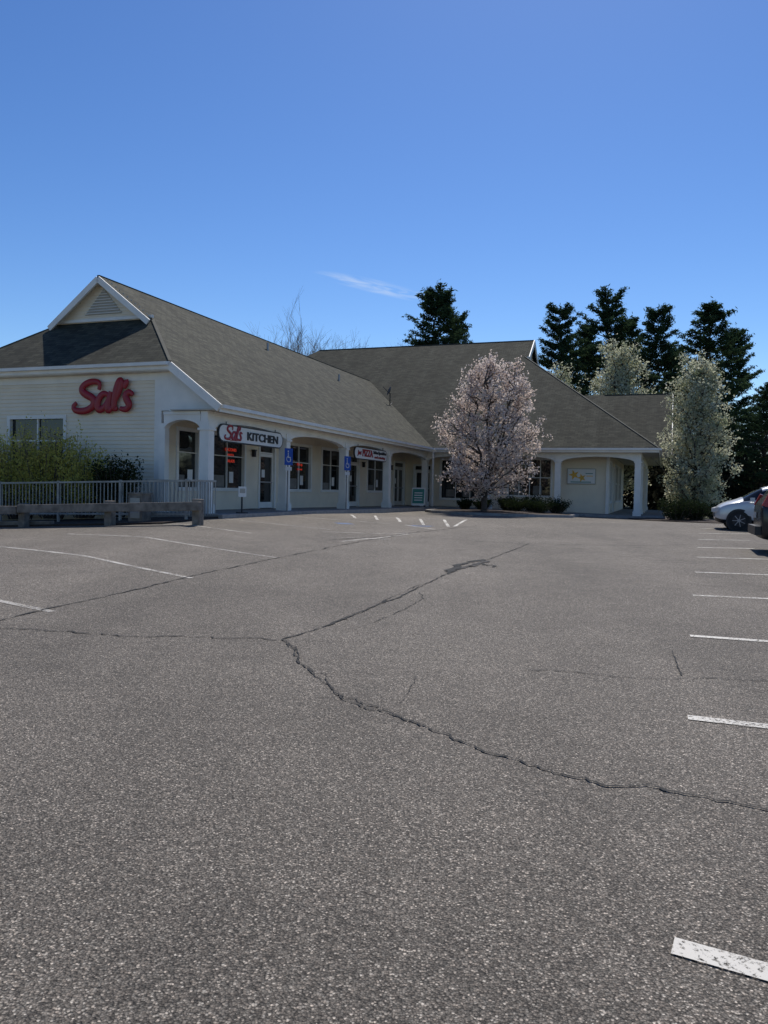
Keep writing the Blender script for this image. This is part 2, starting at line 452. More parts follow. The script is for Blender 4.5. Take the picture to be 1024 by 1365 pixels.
# ------------------------------------------------------------------ walkway
def walkz(a, b):
    return .80-.08*clamp((a-5)/15, 0, 1)-.02*clamp(b, 0, 11)
def slab(mb, a0, a1, b0, b1, top, depth=.6, m=0, st=2.0, drop=0.0):
    na = max(1, int((a1-a0)/st)); nb = max(1, int((b1-b0)/st))
    for i in range(na):
        for j in range(nb):
            aa, ab = a0+(a1-a0)*i/na, a0+(a1-a0)*(i+1)/na; ba, bb = b0+(b1-b0)*j/nb, b0+(b1-b0)*(j+1)/nb
            c = [(aa, ba), (ab, ba), (ab, bb), (aa, bb)]
            mb.box8([W(a, b, top(a, b)-depth) for a, b in c]+[W(a, b, top(a, b)-drop) for a, b in c], m)
mb = MB()
slab(mb, -.7, 24.2, -2.4, .2, walkz)
slab(mb, 21.5, 24.2, .2, 12.3, walkz)
slab(mb, 24.2, 41, 9.3, 12.3, walkz)
slab(mb, -.7, 21.35, .2, .35, lambda a, b: walkz(a, b)+.003, m=1)
slab(mb, 21.35, 21.5, .2, 12.45, lambda a, b: walkz(a, b)+.003, m=1)
mb.out('sidewalk', [M_CONC, M_CURB])

def gW(a, b):
    p = W(a, b, 0); return gz(p.x, p.y)
mb = MB()
isl = [(15.2, 3.9), (15.5, 2.9), (16.4, 1.6), (17.6, .9), (21.3, .9), (21.3, 8.2), (18.0, 8.2), (16.6, 7.2), (15.6, 5.6)]
cc = (18.5, 4.6)
def ins(p, k): return (cc[0]+(p[0]-cc[0])*k, cc[1]+(p[1]-cc[1])*k)
for i in range(len(isl)):
    p, q = isl[i], isl[(i+1) % len(isl)]
    pi, qi = ins(p, .95), ins(q, .95)
    mb.box8([W(*t, gW(*t)-.2) for t in (p, q, qi, pi)]+[W(*t, gW(*t)+.13) for t in (p, q, qi, pi)], 0)
    mb.face([W(*pi, gW(*pi)+.12), W(*qi, gW(*qi)+.12), W(*cc, gW(*cc)+.22)], 1)
mb.out('planting_island', [M_CURB, M_MULCH])
mb = MB()
slab(mb, -3.3, -.7, -13, .2, lambda a, b: gW(a, b)+.05, .3, 0, 1.5)
mb.out('planting_bed', [M_MULCH])

# ------------------------------------------------------------------ main building
E0 = 4.04; MS = .76
def rz(e): return E0+MS*e
shop = group('shopping_plaza_building', W(8, -4, .7))
roof = MB()
def RF(pts):
    roof.face([W(a, -e, z) for a, e, z in pts])
rr = lambda a, e: (a, e, rz(e))
rl = lambda a, e: (a, 12.62-e, rz(e))
RF([rr(-.4, 0), rr(21.8, 0), rr(28.11, 6.31), rr(1.85, 6.31), rr(1.85, 4.28), rr(2.16, 4.28), rr(-.4, 1.72)])
RF([rl(-.4, 1.72), rl(2.16, 4.28), rl(1.85, 4.28), rl(1.85, 6.31), rl(30, 6.31), rl(30, 1.72)])
RF([rr(-.4, 1.72), rr(2.16, 4.28), rl(2.16, 4.28), rl(-.4, 1.72)])
r2 = lambda a: E0+MS*(a-21.8)
def RG(pts): roof.face([W(a, b, z) for a, b, z in pts])
ZR = r2(32.0); ZH = r2(30.2)
RG([(21.8, -22, E0), (21.8, 12, E0), (30.2, 3.6, ZH), (30.2, 3.9, ZH), (32, 3.9, ZR), (32, -11.8, ZR)])
RG([(42.2, -22, E0), (32, -11.8, ZR), (32, 3.9, ZR), (33.8, 3.9, ZH), (33.8, 3.6, ZH), (42.2, 12, E0)])
RG([(21.8, 12, E0), (42.2, 12, E0), (33.8, 3.6, ZH), (30.2, 3.6, ZH)])
RG([(21.8, -22, E0), (32, -11.8, ZR), (42.2, -22, E0)])
Z3 = E0+MS*6.4
RG([(32.6, 2, E0), (32.6, 12.7, E0), (39, 12.7, Z3), (39, 2, Z3)])
RG([(45.4, 2, E0), (39, 2, Z3), (39, 12.7, Z3), (45.4, 12.7, E0)])
roof.out('roof', M_SHIN, shop, uv=True)
cap = MB()
for p, q in (((1.85, -6.31, rz(6.31)), (28.1, -6.31, rz(6.31))), ((32, -11.8, ZR), (32, 3.9, ZR)), ((39, 8, Z3), (39, 12.7, Z3)),
             ((21.8, 12, E0), (30.2, 3.6, ZH)), ((-.4, -1.72, rz(1.72)), (2.16, -4.28, rz(4.28))), ((-.4, -10.9, rz(1.72)), (2.16, -8.34, rz(4.28)))):
    cap.beam(W(*p)+Vector((0, 0, -.005)), W(*q)+Vector((0, 0, -.005)), .10, .03)
cap.out('ridge_cap', M_CAP, shop)

trim = MB()
trim.gbox(-.4, 21.8, 0, .03, E0-.24, E0-.015)
trim.gbox(-.38, 21.65, .03, .15, E0-.13, E0-.03)
trim.gbox(21.77, 21.8, .04, 12, E0-.24, E0-.015)
trim.gbox(21.65, 21.77, .17, 12.1, E0-.13, E0-.03)
trim.gbox(21.8, 42.2, 12, 12.03, E0-.24, E0-.015)
trim.gbox(21.8, 42.2, 12.03, 12.15, E0-.13, E0-.03)
ZF = rz(1.72)
trim.gbox(-.43, -.4, -10.9, -1.72, ZF-.24, ZF-.015)
trim.gbox(-.55, -.43, -10.9, -1.75, ZF-.13, ZF-.03)
def rake(p, q, w=.05, h=.24, off=ZD*-.13):
    trim.beam(Vector(p)+off, Vector(q)+off, w, h)
rake(W(-.42, .02, rz(0)), W(-.42, -1.74, rz(1.72)))
rake(W(1.83, -4.2, rz(4.2)), W(1.83, -6.31, rz(6.31)), .06, .2)
rake(W(1.83, -8.42, rz(4.2)), W(1.83, -6.31, rz(6.31)), .06, .2)
rake(W(30.1, 3.92, ZH-.05), W(32, 3.92, ZR), .06, .3)
rake(W(33.9, 3.92, ZH-.05), W(32, 3.92, ZR), .06, .3)
rake(W(32.6, 12.72, E0), W(39, 12.72, Z3), .05, .26)
rake(W(45.4, 12.72, E0), W(39, 12.72, Z3), .05, .26)
trim.gbox(2.08, 2.15, -8.4, -4.22, rz(4.28)+.02, rz(4.28)+.12)
trim.gbox(-.4, 0, -10.9, -1.72, ZF-.262, ZF-.242)
trim.gbox(-.03, -.022, -11.5, -2.3, ZF-.5, ZF-.27)
for sgn in (1, -1):
    c = 6.31
    trim.face([W(1.85, -(c-sgn*2.03), rz(4.28)-.03), W(2.16, -(c-sgn*2.03), rz(4.28)-.03), W(2.16, -c, rz(6.31)-.03), W(1.85, -c, rz(6.31)-.03)])
trim.out('fascia_and_gutter', M_TRIM, shop)

g1 = lambda z: (-6.31-(rz(6.31)-z)/MS, -6.31+(rz(6.31)-z)/MS)
siding('gable_wall', fnA(2.16), 0, 0, rz(4.28), rz(6.31)-.03, [], shop, lim=g1)
mb = MB()
lz0, lz1 = 7.55, 8.45
mb.face([fnA(2.16)(-6.31-.8, lz0, .03), fnA(2.16)(-6.31+.8, lz0, .03), fnA(2.16)(-6.31, lz1, .03)], 0)
for i in range(9):
    z = lz0+.03+i*.095; hw = .8*(1-(z-lz0)/(lz1-lz0))
    if hw > .06: mb.fbox(fnA(2.16), -6.31-hw, -6.31+hw, z, z+.02, .035, .075, 1)
mb.out('gable_vent', [M_LOUV, M_TRIM], shop)
g2 = lambda z: (32-(ZR-z)/MS, 32+(ZR-z)/MS)
siding('gable_wall', fnB(3.6), 0, 0, ZH, ZR-.03, [], shop, lim=g2, m=M_TRIM)
g3 = lambda z: (39-(Z3-z)/MS, 39+(Z3-z)/MS)
siding('gable_wall', fnB(12.3), 0, 0, E0-.2, Z3-.03, [], shop, lim=g3)

fw = fnA(0.0)
opF = [(-8.29, -6.02, 1.7, 3.73)]
siding('front_wall', fw, -11.6, -2.3, .2, ZF-.26, opF, shop)
window('front_window', fw, -8.29, -6.02, 1.7, 3.73, 2, (.64,), shop, mull=.03)
fs = fnB(-2.3)
op = [(.86, 1.98), (2.77, 5.0), (8.6, 10.7), (11.9, 14.1), (17.6, 20.2)]
dr = [(6.15, 7.35, 1), (15.1, 16.4, 1), (21.9, 23.7, 2)]
opn = [(a, b, 1.55, 3.4) for a, b in op]+[(a, b, .6, 3.22) for a, b, n in dr]
siding('colonnade_wall', fs, 0, 24.1, .5, 3.95, opn, shop)
for i, (a, b) in enumerate(op): window('window', fs, a, b, 1.55, 3.4, 2 if b-a > 1.5 else 1, (.62,), shop, mull=.018)
for a, b, n in dr: door('door', fs, a, b, walkz(a, 0), 3.22, shop, n)
f2 = fnA(24.1)
opn = [(-1.75, -.75, .5, 3.1), (-.1, 2.5, 1.2, 3.45), (3.9, 6.3, 1.45, 3.5)]
siding('wing_wall', f2, -2.3, 9.4, .3, 3.95, opn, shop)
window('window', f2, -.1, 2.5, 1.2, 3.45, 3, (.7,), shop, mull=.02)
window('window', f2, 3.9, 6.3, 1.45, 3.5, 4, (.5,), shop)
door('door', f2, -1.75, -.75, .72, 3.1, shop)
f3 = fnB(9.4)
opn = [(25, 27, 1.2, 3.4), (28, 29.2, .4, 3.2), (30, 33, 1.2, 3.4), (34, 37, 1.2, 3.4)]
siding('wing_side_wall', f3, 24.1, 41, .2, 3.95, opn, shop)
for o in (opn[0], opn[2], opn[3]): window('window', f3, o[0], o[1], o[2], o[3], 3, (.5,), shop)
door('door', f3, 28, 29.2, .5, 3.2, shop)
mb = MB()
rp = random.Random(12)
for (a, b) in op:
    mb.fbox(fs, a+.05, a+(b-a)*.45, 1.6, 1.6+rp.uniform(.25, .5), -.078, -.07, 0)
    mb.fbox(fs, a+(b-a)*.6, a+(b-a)*.6+.28, 1.75, 2.15, -.078, -.068, 1)
for (a, b, n) in dr: mb.fbox(fs, a+.35, a+.6, 2.0, 2.3, -.088, -.08, 1)
for s0, z in ((.2, 1.3), (1.2, 1.3), (4.2, 1.5), (5.3, 1.5)):
    mb.fbox(f2, s0, s0+.5, z, z+rp.uniform(.3, .6), -.078, -.07, 0)
for s0 in (-8.1, -7.4, -6.7):
    mb.fbox(fw, s0, s0+.45, 1.75, 1.95+rp.uniform(0, .15), -.078, -.07, 0)
mb.out('window_posters', [M_BLIND, M_SIGNW], shop)
mb = MB()
mb.gbox(.2, 28, -11.6, -2.55, .1, 3.9)
mb.gbox(24.4, 41, -20, 9.15, .1, 3.9)
mb.out('interior', M_INT, shop)
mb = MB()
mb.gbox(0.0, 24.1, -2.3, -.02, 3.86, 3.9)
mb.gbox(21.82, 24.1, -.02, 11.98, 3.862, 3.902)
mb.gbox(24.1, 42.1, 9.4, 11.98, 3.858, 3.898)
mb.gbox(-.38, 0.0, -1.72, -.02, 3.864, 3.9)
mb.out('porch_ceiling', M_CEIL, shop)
mb = MB()
mb.gbox(-.04, .18, -2.52, -2.27, .4, ZF-.27)
mb.gbox(24.0, 24.12, 9.3, 9.46, .4, 3.86)
mb.out('corner_board', M_TRIM, shop)
mb = MB()
mb.face([W(-.06, -.02, 3.9), W(-.06, -2.3, 3.9), W(-.06, -2.3, ZF-.1), W(-.06, -1.72, ZF-.1), W(-.06, -.02, E0-.02)])
mb.out('porch_end_wall', M_TRIM, shop)
mb = MB()
for a in (5.6, 7.9, 14.6, 16.9, 21.2):
    mb.fbox(fs, a-.06, a+.06, 2.75, 2.98, .03, .15, 0); mb.fbox(fs, a-.08, a+.08, 2.98, 3.02, .02, .17, 0)
mb.out('wall_lanterns', M_BLACK, shop)
mb = MB()
mb.gbox(21.64, 21.72, .045, .13, .75, E0-.13)
mb.out('downspout', M_TRIM, shop)

def column(mb, a, b, zb, zt=3.55, w=.155):
    mb.gbox(a-w, a+w, b-w, b+w, zb-.1, zt)
    mb.gbox(a-w-.05, a+w+.05, b-w-.05, b+w+.05, zb-.1, zb+.22)
    mb.gbox(a-w-.03, a+w+.03, b-w-.03, b+w+.03, zb+.221, zb+.27)
    mb.gbox(a-w-.045, a+w+.045, b-w-.045, b+w+.045, 3.28, 3.35)
ca = [-.1, 4.95, 10.45, 15.95, 22.4]
cb = [3.1, 6.9, 11.0]
cs = [27.0, 31.6, 36.2, 40.6]
mb = MB()
for a in ca: column(mb, a, -.6, walkz(a, 0))
for b in cb: column(mb, 22.4, b, walkz(22.4, b))
for a in cs: column(mb, a, 11.0, walkz(a, 11))
mb.gbox(-.2, .02, -2.24, -2.02, .6, 3.5)
mb.out('column', M_TRIM, shop)
def header(mb, fn, s0, s1, zt=3.855, z_end=3.34, z_mid=3.60, th=.12):
    n = 14
    def zb(k): return z_end+(z_mid-z_end)*min(1, (math.sin(k*math.pi))**.55)
    for i in range(n):
        k0, k1 = i/n, (i+1)/n; x0, x1 = s0+(s1-s0)*k0, s0+(s1-s0)*k1
        mb.box8([fn(x0, zb(k0), -th), fn(x1, zb(k1), -th), fn(x1, zb(k1), th), fn(x0, zb(k0), th), fn(x0, zt, -th), fn(x1, zt, -th), fn(x1, zt, th), fn(x0, zt, th)])
    mb.fbox(fn, s0, s1, zt-.1, zt-.002, th, th+.03)
mb = MB()
for a, b in zip(ca, ca[1:]): header(mb, fnB(-.6), a+.155, b-.155)
bb = [-.6]+cb
for a, b in zip(bb, bb[1:]): header(mb, fnA(22.4), a+.155, b-.155)
aa = [22.4]+cs
for a, b in zip(aa, aa[1:]): header(mb, fnB(11.0), a+.155, b-.155)
header(mb, fnA(-.1), -2.05, -.755)
for a in ca: mb.gbox(a-.155, a+.155, -.72, -.48, 3.55, 3.853)
for b in cb: mb.gbox(22.28, 22.52, b-.155, b+.155, 3.55, 3.853)
for a in cs: mb.gbox(a-.155, a+.155, 10.88, 11.12, 3.55, 3.853)
mb.out('arched_header', M_TRIM, shop)

mb = MB()
for a, e in ((12, 5.2), (19, 4.6)):
    mb.cyl(W(a, -e, rz(e)-.05), .05, .4)
p = W(24.6, -3.6, rz(3.6))
mb.cyl(p-ZD*.1, .03, .85, m=1)
dn = (Vector((-.9, -.25, .35))).normalized()
mb.cyl(p+ZD*.85, .06, .09, ax=dn, m=1, r2=.28, n=20)
mb.beam(p+ZD*.7, p+ZD*.95+dn*.5, .03, .03, m=1)
mb.beam(p, p+UD*.4+ZD*.2, .03, .03, m=1)
mb.out('roof_vent_and_dish', [M_GALV, M_BLACK], shop)

# ------------------------------------------------------------------ signs
s = group('wall_letter_sign', W(-.1, -4.4, 4.3))
strokes('script_letters', SALS, W(-.13, -5.48, 3.98), VD, -UD, .80, .098, M_RED, s)

def stadium(mb, fn, s0, s1, z0, z1, o0, o1, m=0, n=8):
    r = (z1-z0)/2; cz = (z0+z1)/2; pts = []
    for i in range(n+1):
        t = -math.pi/2+math.pi*i/n; pts.append((s1-r+r*math.cos(t), cz+r*math.sin(t)))
    for i in range(n+1):
        t = math.pi/2+math.pi*i/n; pts.append((s0+r+r*math.cos(t), cz+r*math.sin(t)))
    k = len(mb.V); N = len(pts)
    mb.V += [fn(x, z, o0) for x, z in pts]+[fn(x, z, o1) for x, z in pts]
    mb.F.append(tuple(range(k, k+N))[::-1]); mb.F.append(tuple(range(k+N, k+2*N))); mb.M += [m, m]
    for i in range(N):
        j = (i+1) % N; mb.F.append((k+i, k+j, k+N+j, k+N+i)); mb.M.append(m)
def hang_sign(name, s0, s1, z0, z1):
    g = group(name, W((s0+s1)/2, -.45, z0)); mb = MB(); fn = fnB(-.45)
    stadium(mb, fn, s0, s1, z0, z1, -.03, .03, 1)
    stadium(mb, fn, s0+.04, s1-.04, z0+.04, z1-.04, -.035, .036, 0)
    for s_ in (s0+.5, s1-.5): mb.fbox(fn, s_-.015, s_+.015, z1-.02, 3.62, -.02, .01, 2)
    mb.out('panel', [M_SIGNW, M_BLACK, M_GALV], g); return g
g = hang_sign('restaurant_hanging_sign', .25, 4.45, 2.98, 3.54)
strokes('script', SALS, W(.62, -.40, 3.11), UD, VD, .36, .034, M_RED, g)
strokes('underline', [[(-.1, -.12), (1.2, -.22), (2.6, -.12)]], W(.62, -.40, 3.12), UD, VD, .36, .014, M_RED, g)
text('KITCHEN', 'lettering', W(3.0, -.40, 3.24), UD, VD, .36, M_BLACK, g, bold=.010, width=2.1)
g = hang_sign('pizza_hanging_sign', 11.2, 15.4, 2.95, 3.5)
text('Just', 'lettering_small', W(11.75, -.40, 3.24), UD, VD, .26, M_RED, g, shear=.3, bold=.01)
text('PIZZA', 'lettering', W(12.75, -.40, 3.24), UD, VD, .42, M_RED, g, bold=.015, width=1.3)
text('Italian Specialties', 'lettering_top', W(14.35, -.40, 3.33), UD, VD, .19, M_BLACK, g, bold=.006, width=1.7)
text('and catering', 'lettering_bottom', W(14.35, -.40, 3.12), UD, VD, .16, M_RED, g, bold=.004, width=1.4)

g = group('flower_wall_sign', W(24.0, 7.95, 2.1)); mb = MB(); f = fnA(24.04)
mb.fbox(f, 7.2, 8.75, 2.15, 3.02, .02, .05, 1); mb.fbox(f, 7.24, 8.71, 2.19, 2.98, .045, .056, 0)
def star(cx, cz, r, o, m):
    for i in range(5):
        t = math.pi/2+.3+i*2*math.pi/5
        mb.face([f(cx, cz, o), f(cx+.42*r*math.cos(t-.6), cz+.42*r*math.sin(t-.6), o), f(cx+r*math.cos(t), cz+r*math.sin(t), o), f(cx+.42*r*math.cos(t+.6), cz+.42*r*math.sin(t+.6), o)], m)
star(7.58, 2.66, .30, .062, 2); star(8.0, 2.50, .25, .064, 2)
mb.fbox(f, 8.2, 8.6, 2.72, 2.76, .056, .06, 3); mb.fbox(f, 8.25, 8.6, 2.58, 2.62, .056, .06, 2)
mb.fbox(f, 7.4, 8.5, 2.24, 2.29, .056, .06, 3)
mb.out('panel', [M_SIGNW, M_LOUV, M_YEL, M_GREEN], g)

def hc_sign(a, b, name='accessible_parking_sign'):
    z0 = walkz(a, b)-.02; g = group(name, W(a, b, z0)); mb = MB(); f = lambda s, z, o: W(a, b, 0)+(VD*.94-UD*.35)*o+(UD*.94+VD*.35)*s+ZD*z
    mb.fbox(f, -.025, .025, z0, z0+2.15, -.05, 0, 2)
    mb.fbox(f, -.19, .19, z0+1.62, z0+2.2, .0, .006, 0)
    for i in range(14):
        t0 = math.pi*.45+i*1.55*math.pi/14; t1 = t0+1.55*math.pi/14
        P = lambda t, r: (.0+r*math.cos(t), z0+1.83+r*math.sin(t))
        q = [P(t0, .085), P(t1, .085), P(t1, .11), P(t0, .11)]
        mb.face([f(x, z, .009) for x, z in q], 1)
    mb.fbox(f, -.045, -.015, z0+1.87, z0+2.05, .009, .012, 1); mb.fbox(f, -.01, .09, z0+1.87, z0+1.90, .009, .012, 1)
    mb.fbox(f, .06, .09, z0+1.74, z0+1.87, .009, .012, 1); mb.fbox(f, -.055, -.005, z0+2.07, z0+2.12, .009, .012, 1)
    mb.fbox(f, -.15, .15, z0+1.43, z0+1.56, .0, .006, 1)
    mb.out('plate_and_post', [M_BLUE, M_FIG, M_GALV], g)
hc_sign(4.0, .05); hc_sign(9.3, .05)

g = group('window_neon_sign', W(3.9, -2.3, 2.6))
for i, t in enumerate(('CALZONES', 'PASTA', 'SALADS')):
    text(t, 'line', W(4.15, -2.34, 2.93-i*.2), UD, VD, .15, M_NEON, g, ext=.006, bold=.001)
g = group('window_neon_sign', W(9.7, -2.3, 2.6))
text('Pick up', 'line', W(9.75, -2.34, 2.62), UD, VD, .17, M_NEON, g, ext=.006, bold=.001)
text('take-out', 'line', W(9.75, -2.34, 2.42), UD, VD, .13, M_NEON, g, ext=.006, bold=.001)

def aboard(a, b, m, h=.95, w=.32):
    z0 = walkz(a, b); g = group('sandwich_board_sign', W(a, b, z0)); mb = MB()
    D = Vector((-.15, -.99, 0)).normalized(); S = D.cross(ZD).normalized()*-1; c = W(a, b, z0)
    for sg in (1, -1):
        for (w0, z_0, z_1, t, mm) in ((w, .08, h, .0, 0), (w-.05, .2, h-.07, .014, 1)):
            def P(s_, z): return c+S*s_+ZD*z+D*sg*(.28*(1-z/h)+.012+t)
            def Q(s_, z): return P(s_, z)-D*sg*.012
            mb.box8([P(-w0, z_0), P(w0, z_0), Q(w0, z_0), Q(-w0, z_0), P(-w0, z_1), P(w0, z_1), Q(w0, z_1), Q(-w0, z_1)], mm)
        for s_ in (-w+.03, w-.03): mb.beam(c+S*s_+D*sg*.29, c+S*s_+D*sg*.27+ZD*.1, .04, .04, m=2)
    for i in range(4):
        z = .35+i*.13
        def P(s_, z): return c+S*s_+ZD*z+D*(.28*(1-z/h)+.032)
        mb.face([P(-w*.6, z), P(w*.6, z), P(w*.6, z+.05), P(-w*.6, z+.05)], 0)
    mb.out('board', [M_SIGNW, m, M_BLACK], g)
aboard(20.0, -.2, M_GREEN, 1.05, .36)
g = group('notice_sign', W(.9, .05, .8)); mb = MB(); f = lambda s, z, o: W(.9, .05, 0)+(VD*.8-UD*.6)*o+(UD*.8+VD*.6)*s+ZD*z
mb.fbox(f, -.02, .02, .7, 1.35, -.04, 0, 1); mb.fbox(f, -.13, .13, 1.3, 1.62, .0, .02, 0); mb.fbox(f, -.09, .09, 1.42, 1.56, .02, .024, 2); mb.fbox(f, -.14, .14, .79, .83, -.14, .14, 1)
mb.out('plate_and_post', [M_SIGNW, M_BLACK, M_LOUV], g)

# ------------------------------------------------------------------ railing + guard rail + cabinet
mb = MB()
ar = -2.0
def rail_z(b): return 1.78+.026*max(b, -13)
b = .1
while b > -13:
    mb.gbox(ar-.010, ar+.010, b-.010, b+.010, rail_z(b)-1.0, rail_z(b)-.06); b -= .13
for bp in [i*-2.2 for i in range(7)]:
    mb.gbox(ar-.03, ar+.03, bp-.03, bp+.03, rail_z(bp)-1.2, rail_z(bp)+.02)
mb.beam(W(ar, .1, rail_z(.1)-.03), W(ar, -13.2, rail_z(-13)-.03), .06, .05)
mb.beam(W(ar, .1, rail_z(.1)-.95), W(ar, -13.2, rail_z(-13)-.95), .05, .05)
a2 = -.7
bb_ = 0
while bb_ > -2.2:
    bb_ -= .13
    mb.gbox(a2-.010, a2+.010, bb_-.010, bb_+.010, .8, 1.72)
mb.beam(W(a2, 0, 1.76), W(a2, -2.3, 1.76), .06, .05)
mb.beam(W(ar, .1, 1.76), W(a2, .1, 1.76), .06, .05)
a_ = ar
while a_ < -.8:
    a_ += .13; mb.gbox(a_-.010, a_+.010, .088, .108, .78, 1.74)
mb.out('ramp_railing', M_RAIL)
mb = MB()
ag = -3.6
def gtop(b): return gW(ag, b)+.50
segs_b = [(1.5, -4.3), (-4.3, -9.6), (-9.6, -14.5)]
for k, (b0, b1) in enumerate(segs_b):
    off = .012*(k % 2)
    mb.beam(W(ag-off, b0-.01, gtop(b0)-.02*k), W(ag-off, b1+.01, gtop(b1)+.015), .16, .22)
for bq in (1.3, -1.4, -4.3, -6.9, -9.6, -12):
    mb.gbox(ag+.095, ag+.30, bq-.11, bq+.11, gW(ag, bq)-.2, gW(ag, bq)+.66)
for b0, b1 in ((-3.6, -8.5), (-8.6, -14)):
    mb.beam(W(ag+.5, b0, gW(ag, b0)+.07), W(ag+.5, b1, gW(ag, b1)+.07), .18, .18)
o = mb.out('timber_guard_rail', M_TIMBER)
bv = o.modifiers.new('b', 'BEVEL'); bv.width = .015; bv.segments = 2
g = group('utility_cabinet', W(-2.4, -1.2, .6)); mb = MB()
mb.gbox(-2.6, -2.2, -1.45, -1.0, .5, 1.35); mb.gbox(-2.63, -2.17, -1.48, -.97, 1.351, 1.40); mb.gbox(-2.615, -2.601, -1.38, -1.07, .7, 1.25, 1)
mb.out('cabinet', [M_TIMBER, M_LOUV], g)

# ------------------------------------------------------------------ vegetation generators
def tubes(segs, sides=5):
    V = []; F = []
    for (p, q, r0, r1) in segs:
        d = (q-p)
        if d.length < 1e-5: continue
        d.normalize(); t = d.orthogonal().normalized(); w = d.cross(t); k = len(V)
        for i in range(sides):
            an = 2*math.pi*i/sides; e = t*math.cos(an)+w*math.sin(an); V.append(p+e*r0); V.append(q+e*r1)
        for i in range(sides):
            j = (i+1) % sides; F.append((k+2*i, k+2*j, k+2*j+1, k+2*i+1))
    return V, F

def leaves(name, C, size, m, parent, rs, aspect=.6, flat=0.0, svar=.4):
    C = np.asarray(C, dtype=np.float64); n = len(C)
    a = rs.normal(size=(n, 3)); a[:, 2] *= (1-flat); a /= np.linalg.norm(a, axis=1)[:, None]+1e-9
    b = rs.normal(size=(n, 3)); b -= (b*a).sum(1)[:, None]*a
    if flat > 0: b[:, 2] *= (1-flat)
    b /= np.linalg.norm(b, axis=1)[:, None]+1e-9
    s = size*(1+svar*rs.uniform(-1, 1, n))[:, None]
    Vv = np.stack([C-a*s, C-b*s*aspect, C+a*s, C+b*s*aspect], 1).reshape(-1, 3)
    me = bpy.data.meshes.new(name)
    me.vertices.add(4*n); me.vertices.foreach_set('co', Vv.ravel())
    me.loops.add(4*n); me.loops.foreach_set('vertex_index', np.arange(4*n, dtype=np.int32))
    me.polygons.add(n); me.polygons.foreach_set('loop_start', np.arange(n, dtype=np.int32)*4); me.polygons.foreach_set('loop_total', np.full(n, 4, dtype=np.int32))
    me.materials.append(m); me.update(calc_edges=True)
    o = bpy.data.objects.new(name, me); COL.objects.link(o)
    if parent is not None: attach(o, parent)
    return o

def limb(segs, p, q, r0, r1, rnd, n=6, sag=.12):
    pts = [p]; L = (q-p).length
    mid = p.lerp(q, .5)+Vector((rnd.gauss(0, sag*.4), rnd.gauss(0, sag*.4), -sag))*L*.5
    for i in range(1, n+1):
        t = i/n; c = p*(1-t)**2+mid*2*t*(1-t)+q*t*t
        if i < n: c = c+Vector((rnd.gauss(0, .02), rnd.gauss(0, .02), rnd.gauss(0, .02)))*L
        pts.append(c)
    for i in range(n):
        a = r0+(r1-r0)*i/n; b = r0+(r1-r0)*(i+1)/n
        segs.append((pts[i], pts[i+1], a, b))
    return pts

def deciduous(name, base, H, cw, cb, seed, m_leaf, nlimb=60, ntwig=7, nleaf=22, lsize=.05, spread=.16, lean=(0, 0), stems=1, shape=.55, sub=.5):
    rnd = random.Random(seed); rs = np.random.RandomState(seed)
    g = group(name, base); segs = []; C = []
    top = base+Vector((lean[0], lean[1], H*.9))
    fork = base+Vector((lean[0]*.25, lean[1]*.25, cb*.75))
    limb(segs, base-ZD*.1, fork, .022*H, .017*H, rnd, 4, .02)
    leaders = []
    if stems == 1: leaders.append(limb(segs, fork, top, .016*H, .003*H, rnd, 8, .02))
    else:
        for i in range(stems):
            an = i*2*math.pi/stems+.5; q = base+Vector((lean[0]+math.cos(an)*cw*.42, lean[1]+math.sin(an)*cw*.42, H*(.78+.16*rnd.random())))
            leaders.append(limb(segs, fork, q, .011*H, .003*H, rnd, 8, .12))
    for i in range(nlimb):
        k = (i+.5)/nlimb
        z = cb+(H-cb)*(k**.9)
        prof = max(.05, math.sin(min(.97, (z-cb)/(H-cb)*.87+.10)**shape*math.pi))**.62
        an = i*2.39996+rnd.gauss(0, .3); r = cw*prof*rnd.uniform(.5, 1.12)
        q = base+Vector((lean[0]*z/H+math.cos(an)*r, lean[1]*z/H+math.sin(an)*r, z+rnd.gauss(0, .03)*H-.03*H))
        ld = min(leaders, key=lambda L: min((Vector((x.x-q.x, x.y-q.y))).length for x in L))
        zt = z-r*sub-rnd.random()*.08*H
        cand = min(ld, key=lambda x: abs(x.z-base.z-zt))
        pts = limb(segs, cand, q, .0055*H, .0015*H, rnd, 6, .10)
        for j in range(ntwig):
            s = pts[rnd.choice((2, 3, 4, 4, 5, 5, 6, 6))]
            d = Vector((rnd.gauss(0, 1), rnd.gauss(0, 1), rnd.gauss(.35, .8))).normalized()*H*rnd.uniform(.04, .095)
            e = s+d; segs.append((s, e, .0016*H, .0006*H))
            nl = int(nleaf*rnd.uniform(.4, 1.4))
            t = rs.uniform(.15, 1.05, nl)[:, None]
            C.append(np.array(s)+t*np.array(d)+rs.normal(0, spread*.45, (nl, 3)))
    V, F = tubes(segs, 6)
    mesh('trunk', V, F, M_BARK, g, smooth=True)
    leaves('crown', np.concatenate(C), lsize, m_leaf, g, rs)
    return g

def at(px, d, off=0):
    x = (px-512)/FPX*d; return Vector((x, d, gz(x, min(d, 60))))

